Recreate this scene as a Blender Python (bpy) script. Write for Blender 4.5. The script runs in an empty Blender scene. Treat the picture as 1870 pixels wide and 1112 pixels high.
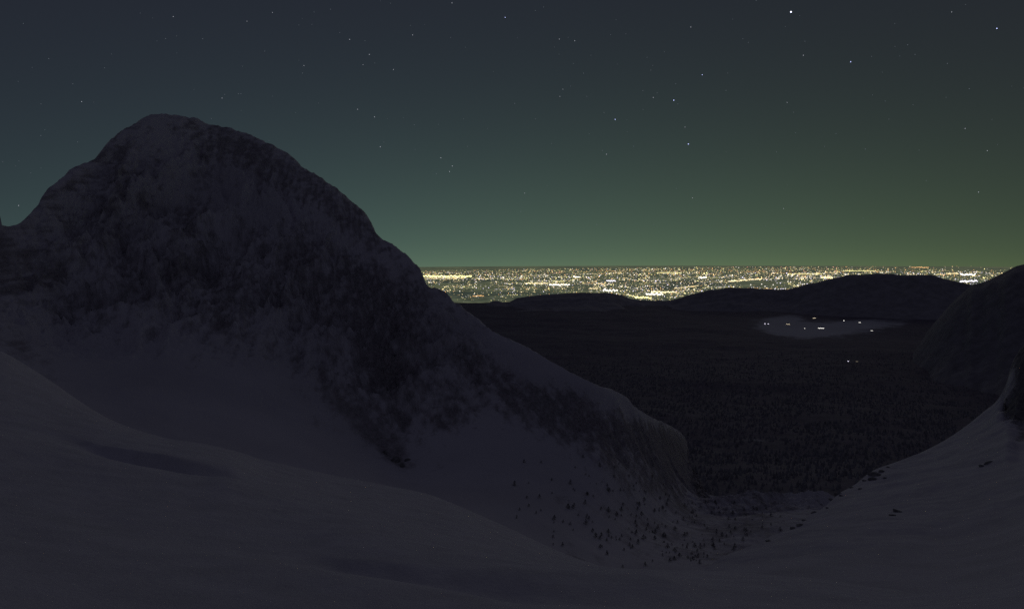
import bpy, math, random
import numpy as np
from mathutils import Matrix, Vector, Euler

random.seed(7)
RNG = np.random.default_rng(11)
R_EARTH = 6.371e6
ZC = 2020.0                      # height of the lookout above the sea

# ------------------------------------------------------------------ camera
scene = bpy.context.scene
PITCH, ROLL, F = -4.15, 0.35, 1468.0      # degrees, degrees, focal length in pixels of a 1870 wide picture
cam_data = bpy.data.cameras.new('camera')
cam = bpy.data.objects.new('camera', cam_data)
scene.collection.objects.link(cam)
scene.camera = cam
cam_data.sensor_width = 36.0
cam_data.lens = F / 1870.0 * 36.0
cam_data.clip_start = 0.5
cam_data.clip_end = 2.0e6
cam.location = (0, 0, ZC)
ROT = Euler((math.radians(90 + PITCH), 0, 0)).to_matrix() @ Matrix.Rotation(math.radians(-ROLL), 3, 'Z')
cam.rotation_euler = ROT.to_euler()

# ------------------------------------------------------------------ night sky
world = bpy.data.worlds.new('World')
scene.world = world
world.use_nodes = True
wn, wl = world.node_tree.nodes, world.node_tree.links
wn.clear()
def wmath(op, a, b=None, c=None):
    n = wn.new('ShaderNodeMath'); n.operation = op
    for i, v in enumerate((a, b, c)):
        if v is None: continue
        if isinstance(v, (int, float)): n.inputs[i].default_value = v
        else: wl.new(v, n.inputs[i])
    return n.outputs[0]
tc = wn.new('ShaderNodeTexCoord')
sp = wn.new('ShaderNodeSeparateXYZ'); wl.new(tc.outputs['Generated'], sp.inputs[0])
el = wmath('MAXIMUM', wmath('DEGREES', wmath('ARCSINE', sp.outputs['Z'])), -1.6)
az = wmath('DEGREES', wmath('ARCTAN2', sp.outputs['X'], sp.outputs['Y']))
def gauss(v, mu, sg):
    d = wmath('DIVIDE', wmath('SUBTRACT', v, mu), sg)
    return wmath('EXPONENT', wmath('MULTIPLY', wmath('MULTIPLY', d, d), -0.5))
def channel(zen, glow, e1, mu, sg, floor, band):
    fall = wmath('EXPONENT', wmath('DIVIDE', el, -e1))
    a = wmath('ADD', wmath('MULTIPLY', gauss(az, mu, sg), 1 - floor), floor)
    low = wmath('MULTIPLY', wmath('EXPONENT', wmath('DIVIDE', el, -0.9)), band)
    return wmath('ADD', wmath('MULTIPLY', wmath('ADD', wmath('MULTIPLY', fall, glow), low), a), zen)
cr = channel(0.0154, 0.053, 6.3, 5.0, 30.0, 0.10, .0042)
cg = channel(0.0160, 0.095, 6.7, 2.0, 30.5, 0.10, .0045)
cb = channel(0.0248, 0.062, 8.2, -9.0, 26.0, 0.12, .0012)
cmb = wn.new('ShaderNodeCombineColor')
for s, i in ((cr, 0), (cg, 1), (cb, 2)): wl.new(s, cmb.inputs[i])
bg = wn.new('ShaderNodeBackground'); wl.new(cmb.outputs[0], bg.inputs['Color']); bg.inputs['Strength'].default_value = 1.0
# the last trace of daylight left in the upper air, far below the horizon
nish = wn.new('ShaderNodeTexSky'); nish.sky_type = 'NISHITA'; nish.sun_disc = False
nish.sun_elevation = math.radians(-8); nish.sun_rotation = math.radians(300)
bg2 = wn.new('ShaderNodeBackground'); wl.new(nish.outputs[0], bg2.inputs['Color']); bg2.inputs['Strength'].default_value = 0.02
ad = wn.new('ShaderNodeAddShader'); wl.new(bg.outputs[0], ad.inputs[0]); wl.new(bg2.outputs[0], ad.inputs[1])
wo = wn.new('ShaderNodeOutputWorld'); wl.new(ad.outputs[0], wo.inputs['Surface'])

# the glow of the lit plain beyond the southern horizon, broad and very weak
sun_data = bpy.data.lights.new('sun', 'SUN')
sun_data.energy = 0.048
sun_data.color = (1.0, .94, .90)
sun_data.angle = math.radians(25)
sun = bpy.data.objects.new('sun', sun_data); scene.collection.objects.link(sun)
SUN_AZ, SUN_EL = math.radians(20), math.radians(14)
sd = Vector((math.sin(SUN_AZ) * math.cos(SUN_EL), math.cos(SUN_AZ) * math.cos(SUN_EL), math.sin(SUN_EL)))
sun.rotation_euler = sd.to_track_quat('Z', 'Y').to_euler()

scene.view_settings.view_transform = 'Standard'
scene.view_settings.look = 'None'
scene.view_settings.exposure = 0.0
scene.view_settings.gamma = 1.0
scene.view_settings.use_curve_mapping = False
scene.cycles.use_denoising = False
scene.cycles.volume_bounces = 1
scene.cycles.max_bounces = 4
scene.cycles.sample_clamp_indirect = 0.1
scene.cycles.sample_clamp_direct = 3.0

# ------------------------------------------------------------------ helpers
RM = np.array(ROT)
def ray(x, y):
    """Direction of sight through a point of the 1870 x 1112 picture -> azimuth, tangent of elevation."""
    x = np.asarray(x, float); y = np.asarray(y, float)
    d = np.stack([(x - 935.0) / F, -(y - 556.0) / F, -np.ones_like(x)], -1) @ RM.T
    return np.arctan2(d[..., 0], d[..., 1]), d[..., 2] / np.hypot(d[..., 0], d[..., 1])
def project(P):
    d = (P - np.array([0, 0, ZC])) @ RM
    return 935.0 - F * d[..., 0] / d[..., 2], 556.0 + F * d[..., 1] / d[..., 2]

def hash2(ix, iy, seed):
    h = (ix.astype(np.int64) * 374761393 + iy.astype(np.int64) * 668265263 + seed * 2147483647) & 0xffffffff
    h = ((h ^ (h >> 13)) * 1274126177) & 0xffffffff
    return ((h ^ (h >> 16)) & 0xffff) / 65535.0
def vnoise(x, y, seed=0):
    ix, iy = np.floor(x), np.floor(y)
    fx, fy = x - ix, y - iy
    def g(a, b):
        t = hash2(ix + a, iy + b, seed) * 2 * math.pi
        return np.cos(t) * (fx - a) + np.sin(t) * (fy - b)
    ux = fx * fx * fx * (fx * (fx * 6 - 15) + 10); uy = fy * fy * fy * (fy * (fy * 6 - 15) + 10)
    return 1.5 * ((g(0, 0) * (1 - ux) + g(1, 0) * ux) * (1 - uy) + (g(0, 1) * (1 - ux) + g(1, 1) * ux) * uy)
def fbm(x, y, octv=5, seed=0, gain=0.5, ridged=False):
    s, a, tot = 0.0, 1.0, 0.0
    for o in range(octv):
        n = vnoise(x * 2 ** o + 17.3 * o, y * 2 ** o - 9.1 * o, seed + o)
        if ridged: n = 1 - 2.2 * np.abs(n)
        s = s + a * n; tot += a; a *= gain
    return s / tot
def sstep(a, b, x):
    t = np.clip((x - a) / (b - a), 0, 1); return t * t * (3 - 2 * t)
def pchip_slopes(X, Y):
    """Monotone cubic slopes along axis 0."""
    h = np.diff(X, axis=0); h = np.where(np.abs(h) < 1e-9, 1e-9, h); dl = np.diff(Y, axis=0) / h
    m = np.zeros_like(Y)
    a, b = dl[:-1], dl[1:]
    w1, w2 = 2 * h[1:] + h[:-1], h[1:] + 2 * h[:-1]
    with np.errstate(divide='ignore', invalid='ignore'):
        hm = (w1 + w2) / (w1 / a + w2 / b)
    m[1:-1] = np.where(a * b > 0, hm, 0)
    m[0], m[-1] = dl[0], dl[-1]
    return m
def pchip(xs, ys, q):
    xs, ys = np.asarray(xs, float), np.asarray(ys, float)
    m = pchip_slopes(xs, ys)
    q = np.clip(q, xs[0], xs[-1])
    k = np.clip(np.searchsorted(xs, q) - 1, 0, len(xs) - 2)
    h = xs[k + 1] - xs[k]; t = (q - xs[k]) / h
    return ((2*t**3-3*t**2+1)*ys[k] + (t**3-2*t**2+t)*h*m[k] + (-2*t**3+3*t**2)*ys[k+1] + (t**3-t**2)*h*m[k+1])

def line_px(pts, A):
    """A contour given as (x, y, distance) -> distance and tan(elevation) along the azimuths A."""
    p = np.array(pts, float); a, t = ray(p[:, 0], p[:, 1])
    return pchip(a, p[:, 2], A), pchip(a, t, A)
def line_rz(pts, A):
    """A contour given as (x, distance, height)."""
    p = np.array(pts, float); a, _ = ray(p[:, 0], np.full(len(p), 556.0))
    r = pchip(a, p[:, 1], A); z = pchip(a, p[:, 2], A)
    return r, (z - ZC) / r

def surface(lines, A, segs):
    """Relief through the contours, nearest first: world points [rows, columns, 3] plus the row parameter."""
    Rk = np.stack([l[0] for l in lines]); Tk = np.stack([l[1] for l in lines])
    for k in range(1, len(Rk)): Rk[k] = np.maximum(Rk[k], Rk[k-1] + 0.5)
    m = pchip_slopes(Rk, Tk)
    rows, par = [], []
    for k in range(len(lines) - 1):
        n = segs[k]; h = Rk[k+1] - Rk[k]
        for j in range(n + (1 if k == len(lines) - 2 else 0)):
            t = j / n
            T = ((2*t**3-3*t**2+1)*Tk[k] + (t**3-2*t**2+t)*h*m[k] + (-2*t**3+3*t**2)*Tk[k+1] + (t**3-t**2)*h*m[k+1])
            r = Rk[k] + h * t
            rows.append(np.stack([r * np.sin(A), r * np.cos(A), ZC + T * r], -1)); par.append(k + t)
    return np.stack(rows), np.array(par)

def grid_mesh(name, P, mat, attrs=None, wrap=False, parent=None, smooth=True):
    nr, nc = P.shape[:2]
    me = bpy.data.meshes.new(name)
    idx = np.arange(nr * nc).reshape(nr, nc)
    if wrap:
        a = idx[:-1]; b = np.roll(a, -1, 1); d = idx[1:]; c = np.roll(d, -1, 1)
    else:
        a = idx[:-1, :-1]; b = idx[:-1, 1:]; c = idx[1:, 1:]; d = idx[1:, :-1]
    q = np.stack([a, b, c, d], -1).reshape(-1, 4)[:, ::-1]
    set_mesh(me, P.reshape(-1, 3), q, smooth)
    for k, v in (attrs or {}).items():
        at = me.attributes.new(k, 'FLOAT', 'POINT'); at.data.foreach_set('value', v.astype(np.float32).ravel())
    me.materials.append(mat)
    o = bpy.data.objects.new(name, me); scene.collection.objects.link(o)
    if parent: o.parent = parent
    return o
def set_mesh(me, V, Fc, smooth=False, mats=None):
    Fc = np.asarray(Fc, np.int32); n, k = Fc.shape
    me.vertices.add(len(V)); me.vertices.foreach_set('co', np.asarray(V, np.float32).ravel())
    me.loops.add(n * k); me.loops.foreach_set('vertex_index', Fc.ravel())
    me.polygons.add(n); me.polygons.foreach_set('loop_start', np.arange(n, dtype=np.int32) * k)
    me.polygons.foreach_set('use_smooth', np.full(n, smooth))
    if mats is not None: me.polygons.foreach_set('material_index', np.asarray(mats, np.int32))
    me.update(calc_edges=True); me.validate()
def mesh_object(name, V, Fc, mats, parent=None, smooth=False, mi=None, loc=None):
    me = bpy.data.meshes.new(name); set_mesh(me, V, Fc, smooth, mi)
    for m in (mats if isinstance(mats, (list, tuple)) else [mats]): me.materials.append(m)
    o = bpy.data.objects.new(name, me); scene.collection.objects.link(o)
    if parent: o.parent = parent
    if loc is not None: o.location = loc
    return o
def tag(o, label=None, cat=None, group=None, kind=None):
    for k, v in (('label', label), ('category', cat), ('group', group), ('kind', kind)):
        if v: o[k] = v
    return o
def blobs(X, Y, spec):
    """Sum of soft elongated patches (x, y, half length, half width, angle in degrees, strength)."""
    s = np.zeros_like(X)
    for x, y, sx, sy, an, w in spec:
        c, sn = math.cos(math.radians(an)), math.sin(math.radians(an))
        u = ((X - x) * c + (Y - y) * sn) / sx; v = (-(X - x) * sn + (Y - y) * c) / sy
        s = s + w * np.exp(-0.5 * (u * u + v * v) ** 1.0)
    return s

# ------------------------------------------------------------------ materials
def new_mat(name):
    m = bpy.data.materials.new(name); m.use_nodes = True
    return m, m.node_tree.nodes, m.node_tree.links, m.node_tree.nodes['Principled BSDF']
def terrain_mat(name, snow, rock, scales, bump_d, rock_var=0.5, snow_bump=0.15, edge=(.30, .72)):
    """Snow over rock; the 'rock' attribute says where the stone is bare, noise breaks up its edge."""
    m, N, L, B = new_mat(name)
    B.inputs['Roughness'].default_value = 0.85
    B.inputs['Specular IOR Level'].default_value = 0.15
    geo = N.new('ShaderNodeNewGeometry')
    at = N.new('ShaderNodeAttribute'); at.attribute_name = 'rock'
    def noise(sc, det, rough=0.6):
        n = N.new('ShaderNodeTexNoise'); n.inputs['Scale'].default_value = sc; n.inputs['Detail'].default_value = det
        n.inputs['Roughness'].default_value = rough; L.new(geo.outputs['Position'], n.inputs['Vector']); return n.outputs['Fac']
    def mt(op, a, b):
        n = N.new('ShaderNodeMath'); n.operation = op
        for i, v in enumerate((a, b)):
            if isinstance(v, (int, float)): n.inputs[i].default_value = v
            else: L.new(v, n.inputs[i])
        return n.outputs[0]
    n1, n2, n3 = noise(scales[0], 8, .65), noise(scales[1], 6, .7), noise(scales[2], 3)
    mixv = mt('ADD', at.outputs['Fac'], mt('MULTIPLY', mt('SUBTRACT', mt('ADD', mt('MULTIPLY', n1, .5), mt('MULTIPLY', n2, .5)), .5), 2.2))
    ramp = N.new('ShaderNodeValToRGB'); ramp.color_ramp.elements[0].position = edge[0]; ramp.color_ramp.elements[1].position = edge[1]
    L.new(mixv, ramp.inputs[0])
    # stone of several tones
    rr = N.new('ShaderNodeValToRGB')
    rr.color_ramp.elements[0].position = .3; rr.color_ramp.elements[0].color = tuple(c * (1 - rock_var) for c in rock) + (1,)
    rr.color_ramp.elements[1].position = .7; rr.color_ramp.elements[1].color = tuple(min(1, c * (1 + rock_var)) for c in rock) + (1,)
    L.new(n2, rr.inputs[0])
    sr = N.new('ShaderNodeValToRGB')
    sr.color_ramp.elements[0].position = .3; sr.color_ramp.elements[0].color = tuple(c * .86 for c in snow) + (1,)
    sr.color_ramp.elements[1].position = .65; sr.color_ramp.elements[1].color = tuple(snow) + (1,)
    L.new(n3, sr.inputs[0])
    mx = N.new('ShaderNodeMixRGB'); L.new(ramp.outputs[0], mx.inputs['Fac']); L.new(sr.outputs[0], mx.inputs[1]); L.new(rr.outputs[0], mx.inputs[2])
    L.new(mx.outputs[0], B.inputs['Base Color'])
    bp = N.new('ShaderNodeBump'); bp.inputs['Distance'].default_value = bump_d
    L.new(n2, bp.inputs['Height']); L.new(mt('ADD', mt('MULTIPLY', ramp.outputs[0], .8), snow_bump), bp.inputs['Strength'])
    L.new(bp.outputs[0], B.inputs['Normal'])
    return m
M_near = terrain_mat('wind_packed_snow', (.80, .775, .845), (.16, .15, .15), (.25, 3.5, .35), .18, .4, .55)
M_mount = terrain_mat('limestone_and_snow', (.79, .765, .83), (.43, .40, .43), (.16, .75, .018), .9, .45, .2, (.24, .82))
M_right = terrain_mat('slope_snow', (.73, .705, .775), (.24, .23, .24), (.08, .8, .09), .5, .45, .4)
M_valley = terrain_mat('dark_forest_floor', (.72, .72, .78), (.20, .18, .225), (.002, .012, .0008), 8, .25, .1)
M_hill = terrain_mat('wooded_hill', (.60, .60, .62), (.42, .40, .43), (.0015, .008, .0008), 15, .25, .1)
M_hill_near = terrain_mat('dark_wooded_spur', (.30, .30, .33), (.33, .31, .34), (.003, .012, .0008), 12, .3, .1)
M_plain = terrain_mat('farmland_haze_glow', (.50, .52, .50), (.30, .32, .28), (.00035, .0013, .0002), 1, .3, .0)

def emis(name, col, s, sample=False):
    m, N, L, B = new_mat(name)
    B.inputs['Base Color'].default_value = (.02, .02, .02, 1)
    B.inputs['Emission Color'].default_value = tuple(col) + (1,)
    B.inputs['Emission Strength'].default_value = s
    return m
# weak noisy emission put into the plain, in place of haze glow between lamps
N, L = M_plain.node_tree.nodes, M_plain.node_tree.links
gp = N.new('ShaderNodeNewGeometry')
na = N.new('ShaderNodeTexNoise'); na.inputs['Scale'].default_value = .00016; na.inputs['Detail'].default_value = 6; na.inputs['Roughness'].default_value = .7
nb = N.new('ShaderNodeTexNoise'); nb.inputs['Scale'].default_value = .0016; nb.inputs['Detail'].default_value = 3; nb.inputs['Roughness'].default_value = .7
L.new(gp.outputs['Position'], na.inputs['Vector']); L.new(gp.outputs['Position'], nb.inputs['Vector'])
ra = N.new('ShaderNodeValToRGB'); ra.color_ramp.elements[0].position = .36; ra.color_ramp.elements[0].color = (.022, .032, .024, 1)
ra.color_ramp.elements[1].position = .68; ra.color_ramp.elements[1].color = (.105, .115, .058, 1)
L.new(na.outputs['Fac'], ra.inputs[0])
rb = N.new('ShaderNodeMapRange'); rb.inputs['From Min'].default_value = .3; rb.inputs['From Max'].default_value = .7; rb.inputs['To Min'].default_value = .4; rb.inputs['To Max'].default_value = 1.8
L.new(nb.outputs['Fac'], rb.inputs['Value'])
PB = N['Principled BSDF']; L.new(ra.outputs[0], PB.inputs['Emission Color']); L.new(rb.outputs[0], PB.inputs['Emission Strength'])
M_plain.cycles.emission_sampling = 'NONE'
def plain_mat(name, col, rough=.9, nscale=3.0, var=.35):
    m, N, L, B = new_mat(name)
    n = N.new('ShaderNodeTexNoise'); n.inputs['Scale'].default_value = nscale; n.inputs['Detail'].default_value = 5
    tcn = N.new('ShaderNodeTexCoord'); L.new(tcn.outputs['Object'], n.inputs['Vector'])
    r = N.new('ShaderNodeValToRGB'); r.color_ramp.elements[0].position = .3; r.color_ramp.elements[1].position = .7
    r.color_ramp.elements[0].color = tuple(c * (1 - var) for c in col) + (1,)
    r.color_ramp.elements[1].color = tuple(min(1, c * (1 + var)) for c in col) + (1,)
    L.new(n.outputs['Fac'], r.inputs[0]); L.new(r.outputs[0], B.inputs['Base Color'])
    B.inputs['Roughness'].default_value = rough
    return m

# ------------------------------------------------------------------ plain, curved like the earth
def ground_z(r): return 25.0 - r * r / (2 * R_EARTH)
Apl = np.linspace(-math.pi, math.pi, 361)[:-1]
rr = np.concatenate([[200.], np.geomspace(3000., 230000., 160)])
PP = np.zeros((len(rr), len(Apl), 3))
PP[..., 0] = rr[:, None] * np.sin(Apl); PP[..., 1] = rr[:, None] * np.cos(Apl)
PP[..., 2] = ground_z(rr)[:, None]
rockp = .55 + .8 * fbm(PP[..., 0] / 6000, PP[..., 1] / 6000, 4, 3)
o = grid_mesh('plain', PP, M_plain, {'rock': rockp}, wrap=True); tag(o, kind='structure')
Z_LOW = float(PP[..., 2].min())

# ------------------------------------------------------------------ crest lines of the near ground (x, y of the photograph, distance in metres)
crestA = [(-900, 520, 150), (-400, 560, 150), (-150, 610, 145), (0, 640, 140), (50, 668, 139), (100, 700, 137), (150, 735, 135), (200, 765, 133),
          (250, 786, 131), (300, 800, 129), (400, 817, 127), (500, 845, 125), (600, 867, 122), (700, 887, 119), (780, 903, 116), (850, 930, 113),
          (930, 965, 109), (1000, 1000, 104), (1060, 1024, 99), (1120, 1038, 95), (1200, 1042, 90), (1270, 1043, 86), (1400, 1050, 78), (1500, 1060, 70),
          (1600, 1073, 62), (1720, 1081, 55), (1800, 1063, 57), (1870, 1043, 60), (2000, 1000, 64), (2300, 900, 70), (2900, 800, 75)]
def shifted(pts, dy, dr=0, kr=1.0): return [(x, y + dy, r * kr + dr) for x, y, r in pts]

# near snowfield in front of the camera
A_in = np.linspace(-1.15, 1.15, 760)
e0 = ([(x, 1500, 7) for x in (-900, 0, 935, 1870, 2900)])
a1 = [(-900, 900, 30), (-400, 985, 28), (0, 1060, 26), (300, 1100, 24), (700, 1140, 22), (935, 1160, 21), (1300, 1170, 20), (1870, 1150, 20), (2300, 1100, 20), (2900, 1050, 20)]
e1 = [(-900, 830, 46), (-400, 900, 42), (0, 960, 38), (300, 1000, 35), (560, 1034, 32), (640, 1047, 31), (700, 1056, 30), (760, 1065, 30), (840, 1080, 29), (950, 1100, 28), (1100, 1112, 27), (1300, 1115, 27), (1600, 1118, 27), (1870, 1105, 27), (2300, 1040, 27), (2900, 980, 27)]
e1b = [(-900, 800, 52), (-400, 870, 48), (0, 935, 44), (300, 978, 41), (560, 1028, 36), (640, 1049, 34.5), (700, 1060, 33.5), (760, 1071, 33), (840, 1086, 32), (950, 1104, 31), (1100, 1108, 31), (1300, 1108, 31), (1600, 1112, 31), (1870, 1098, 31), (2300, 1020, 31), (2900, 960, 31)]
e1c = [(-900, 770, 58), (-400, 840, 54), (0, 905, 50), (300, 950, 46), (560, 1004, 40), (640, 1014, 37.5), (700, 1021, 36.5), (760, 1026, 36), (840, 1033, 36), (950, 1040, 36), (1100, 1049, 38), (1200, 1056, 38), (1300, 1092, 36), (1600, 1106, 36), (1870, 1090, 36), (2300, 1000, 36), (2900, 940, 36)]
l2 = [(-900, 680, 82), (-400, 730, 78), (0, 797, 72), (100, 817, 71), (180, 834, 70), (230, 846, 69), (300, 859, 68), (360, 868, 67), (420, 873, 66), (500, 897, 64), (600, 925, 62), (700, 950, 59), (850, 990, 56), (950, 1018, 53), (1060, 1036, 50), (1200, 1049, 47), (1300, 1068, 45), (1500, 1080, 43), (1600, 1096, 42), (1870, 1078, 42), (2300, 970, 43), (2900, 900, 43)]
l2b = [(-900, 665, 90), (-400, 715, 86), (0, 782, 80), (100, 806, 78), (180, 832, 75), (230, 851, 73), (300, 865, 71), (360, 873, 70), (420, 873, 70), (500, 888, 72), (600, 916, 70), (700, 942, 66), (850, 980, 62), (950, 1011, 58), (1060, 1032, 55), (1200, 1047, 51), (1300, 1063, 49), (1500, 1076, 47), (1600, 1090, 46), (1870, 1070, 46), (2300, 955, 47), (2900, 880, 47)]
l2c = [(-900, 640, 98), (-400, 690, 94), (0, 752, 90), (100, 783, 86), (180, 810, 78), (230, 818, 75.6), (300, 828, 73.5), (360, 838, 73), (420, 850, 74), (500, 874, 82), (600, 904, 80), (700, 930, 74), (850, 968, 68), (950, 1003, 64), (1060, 1029, 60), (1200, 1045, 56), (1300, 1057, 54), (1500, 1070, 51), (1600, 1083, 50), (1870, 1062, 50), (2300, 940, 51), (2900, 865, 51)]
lines = [line_px(a1, A_in), line_px(e1, A_in), line_px(e1b, A_in), line_px(e1c, A_in), line_px(l2, A_in), line_px(l2b, A_in), line_px(l2c, A_in), line_px(crestA, A_in)]
rA, tA = lines[-1]
lines.append((rA + 18, tA - .085)); lines.append((rA + 90, tA - .22)); lines.append((rA + 260, tA - .36))
# close around the camera the snow falls away gently from the foot of the mast
R0, T0 = lines[0]
lines.insert(0, (np.full_like(A_in, 2.0), np.full_like(A_in, -2.9)))
lines.insert(1, (np.full_like(A_in, 8.0), np.minimum(T0 * 1.0 - .28, -.5)))
S, par = surface(lines, A_in, [6, 24, 60, 30, 30, 60, 24, 24, 70, 30, 20, 10])
X, Y = S[..., 0], S[..., 1]
rad = np.hypot(X, Y)
S[..., 2] += (fbm(X / 30, Y / 18, 4, 21) * .32 + fbm(X / 3.2 + Y / 9, Y / 5.5, 3, 31) * .08 + fbm(X / 7 - Y / 12, Y / 4, 3, 33, .6, True) * .10 * sstep(15, 60, rad)) * sstep(6, 40, rad)
o = grid_mesh('snow_slope', S, M_near, {'rock': np.full(X.shape, -1.6)}); tag(o, kind='structure')
SNOW = S
# behind and beside the camera the same snowfield climbs towards the pass
A_out = np.linspace(1.12, 2 * math.pi - 1.12, 160)
rads = np.array([2, 8, 16, 28, 45, 70, 110, 170, 260, 400], float)
side = 1 - np.abs((A_out - math.pi) / (math.pi - 1.12))
side = sstep(0, .45, side)
rows = []
TL = [(float(l[0][-1]), float(l[1][-1])) for l in lines]; TR = [(float(l[0][0]), float(l[1][0])) for l in lines]
for q in rads:
    zr = np.interp(q, [a for a, b in TL], [b for a, b in TL]) * q
    zl = np.interp(q, [a for a, b in TR], [b for a, b in TR]) * q
    w = (A_out - 1.12) / (2 * math.pi - 2.24)
    ze = zr * (1 - w) + zl * w
    zb = -6.0 + q * .32 if q > 8 else -6.2
    z = ze * (1 - side) + zb * side + .25 * np.sin(A_out * 9 + q * .2)
    rows.append(np.stack([q * np.sin(A_out), q * np.cos(A_out), ZC + z - .05], -1))
o = grid_mesh('snow_ground', np.stack(rows), M_near, {'rock': np.full((len(rads), len(A_out)), -1.6)}); tag(o, kind='structure')

# ------------------------------------------------------------------ the mountain and the bowl at its foot
sil = [(-900, 250, 700), (-500, 330, 760), (-200, 380, 820), (-40, 330, 850), (-14, 360, 850), (0, 394, 850), (4, 413, 860), (15, 415, 868), (30, 411, 875), (45, 401, 880), (70, 373, 885), (76, 361, 887), (95, 341, 890), (115, 324, 893),
       (135, 307, 896), (150, 302, 897), (160, 298, 898), (175, 287, 900), (192, 268, 900), (205, 255, 900), (225, 238, 900), (250, 224, 900), (265, 216, 900), (275, 211, 900), (300, 210, 900),
       (330, 213, 905), (355, 217, 908), (375, 225, 912), (400, 232, 916), (415, 234, 920), (435, 241, 925), (460, 249, 930), (490, 262, 938), (515, 275, 945), (540, 293, 955),
       (552, 306, 960), (580, 322, 975), (605, 338, 990), (630, 358, 1005), (650, 375, 1020), (665, 388, 1030), (678, 406, 1040), (690, 431, 1050), (715, 446, 1075), (735, 460, 1095),
       (755, 481, 1110), (768, 495, 1120), (775, 512, 1125), (782, 523, 1130), (800, 528, 1140), (820, 541, 1145), (828, 553, 1148), (845, 562, 1150), (870, 580, 1140), (900, 605, 1120),
       (935, 622, 1090), (970, 638, 1060), (1000, 657, 1030), (1040, 679, 1000), (1090, 703, 960), (1120, 713, 935), (1145, 726, 915), (1158, 742, 900), (1190, 762, 880), (1225, 778, 860),
       (1248, 795, 840), (1256, 815, 825), (1258, 850, 800), (1262, 880, 770), (1275, 897, 735), (1300, 905, 715), (1340, 912, 700), (1390, 914, 690), (1408, 906, 680), (1440, 903, 668), (1480, 905, 655),
       (1530, 912, 640), (1600, 930, 620), (1900, 960, 560), (2300, 980, 520)]
A_m = np.linspace(-.86, .50, 1250)
rS, tS = line_px(sil, A_m)
_, tC = line_px(crestA, A_m)
b0 = line_px(shifted(crestA, 110, 30), A_m)
b1y = [(x, y + 60, r + 105) for x, y, r in crestA if x < 1130] + [(1200, 1062, 240), (1300, 1052, 270), (1400, 1030, 330), (1600, 1010, 380), (2300, 1010, 380)]
b2 = [(-900, 560, 430), (-400, 600, 420), (-50, 650, 420), (0, 668, 420), (100, 712, 412), (200, 735, 405), (330, 745, 400), (450, 760, 395), (600, 800, 392), (735, 860, 390), (850, 862, 410), (950, 872, 430), (1100, 925, 440),
      (1200, 955, 460), (1300, 968, 490), (1400, 962, 500), (1500, 958, 500), (2300, 980, 450)]
b2m = [(-900, 490, 560), (-400, 520, 560), (0, 600, 545), (100, 635, 540), (200, 640, 535), (330, 630, 530), (450, 640, 525), (600, 700, 520), (700, 760, 510), (760, 790, 520), (850, 770, 560), (950, 760, 610), (1050, 800, 620),
       (1150, 850, 610), (1200, 880, 590), (1300, 935, 590), (1400, 933, 590), (1500, 930, 570), (2300, 970, 480)]
b3 = [(-900, 400, 640), (-400, 440, 690), (0, 510, 700), (100, 500, 710), (200, 470, 715), (330, 450, 720), (380, 430, 715), (450, 450, 730), (600, 530, 770), (700, 590, 800), (760, 625, 830), (850, 660, 860), (950, 695, 860), (1050, 735, 820),
      (1150, 785, 770), (1200, 825, 740), (1250, 870, 710), (1300, 918, 660), (1400, 916, 645), (1500, 916, 610), (2300, 975, 500)]
b3h = [(-900, 320, 670), (-400, 390, 750), (0, 445, 790), (100, 395, 800), (200, 345, 810), (300, 310, 815), (400, 325, 825), (500, 370, 850), (600, 435, 885), (700, 520, 950), (760, 565, 1000), (850, 610, 1020), (950, 658, 980), (1050, 707, 910),
       (1150, 752, 850), (1200, 790, 815), (1250, 832, 780), (1300, 911, 690), (1400, 909, 665), (1500, 912, 625), (2300, 978, 510)]
# the ground climbs from the bowl to the crest: distance follows from how steep each belt is
aX, _ = ray(np.array([1080., 1290.]), np.array([800., 800.]))
flatw = sstep(aX[0], aX[1], A_m)
r0 = 330 + 70 * flatw
T2, T2m, T3, T3h = [line_px(q, A_m)[1] for q in (b2, b2m, b3, b3h)]
belts = [(r0, T2)]
for Tn, sl in ((T2m, .30), (T3, .45), (T3h, .78), (tS, .85)):
    ra, Ta = belts[-1]; sl_ = sl * (1 - flatw) - .20 * flatw
    Tn_ = np.maximum(Tn, Ta + .0008)
    belts.append((ra * np.clip((sl_ - Ta) / np.maximum(sl_ - Tn_, .05), 1.01, 1.6), Tn))
rS = belts[-1][0]
lines = [b0, line_px(b1y, A_m)] + belts[:4] + [(rS, tS), (rS + 60, tS - .06), (rS + 200, tS - .30), (rS + 500, tS - .50)]
S, par = surface(lines, A_m, [8, 60, 90, 90, 110, 100, 80, 24, 24, 10])
X, Y = S[..., 0].copy(), S[..., 1].copy()
PX, PY = project(S)
parc = par[:, None] + np.zeros_like(X)
Xn, Yn = X / .65, Y / .65
face = sstep(2.6, 3.6, parc) * (1 - sstep(4.7, 5.85, parc) * .97)
face = np.where(parc > 6.02, .05, face)
bowl = sstep(1.0, 1.6, parc) * (1 - sstep(2.4, 3.2, parc))
wr = sstep(-260, -60, Xn)                   # right flank: gullies run out to the right
gul_l = fbm(Xn / 46 + fbm(Xn / 90, Yn / 90, 2, 5) * .8, Yn / 150, 5, 41, .55, True)
gul_r = fbm((Yn - .35 * Xn) / 60 + fbm(Xn / 90, Yn / 90, 2, 6) * .8, (Xn + .35 * Yn) / 170, 5, 43, .55, True)
face = face * (1 - .6 * sstep(820, 1000, PX)) * np.where(parc > 3.4, sstep(-10, 150, PX) * .85 + .15, 1)
gul = gul_l * (1 - wr) + gul_r * wr
rough = fbm(Xn / 14, Yn / 14, 4, 51, .6, True)
S[..., 2] += face * (gul * 21 + rough * 5.0 - 8) + bowl * (fbm(Xn / 60, Yn / 60, 4, 61) * 1.6)
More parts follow.
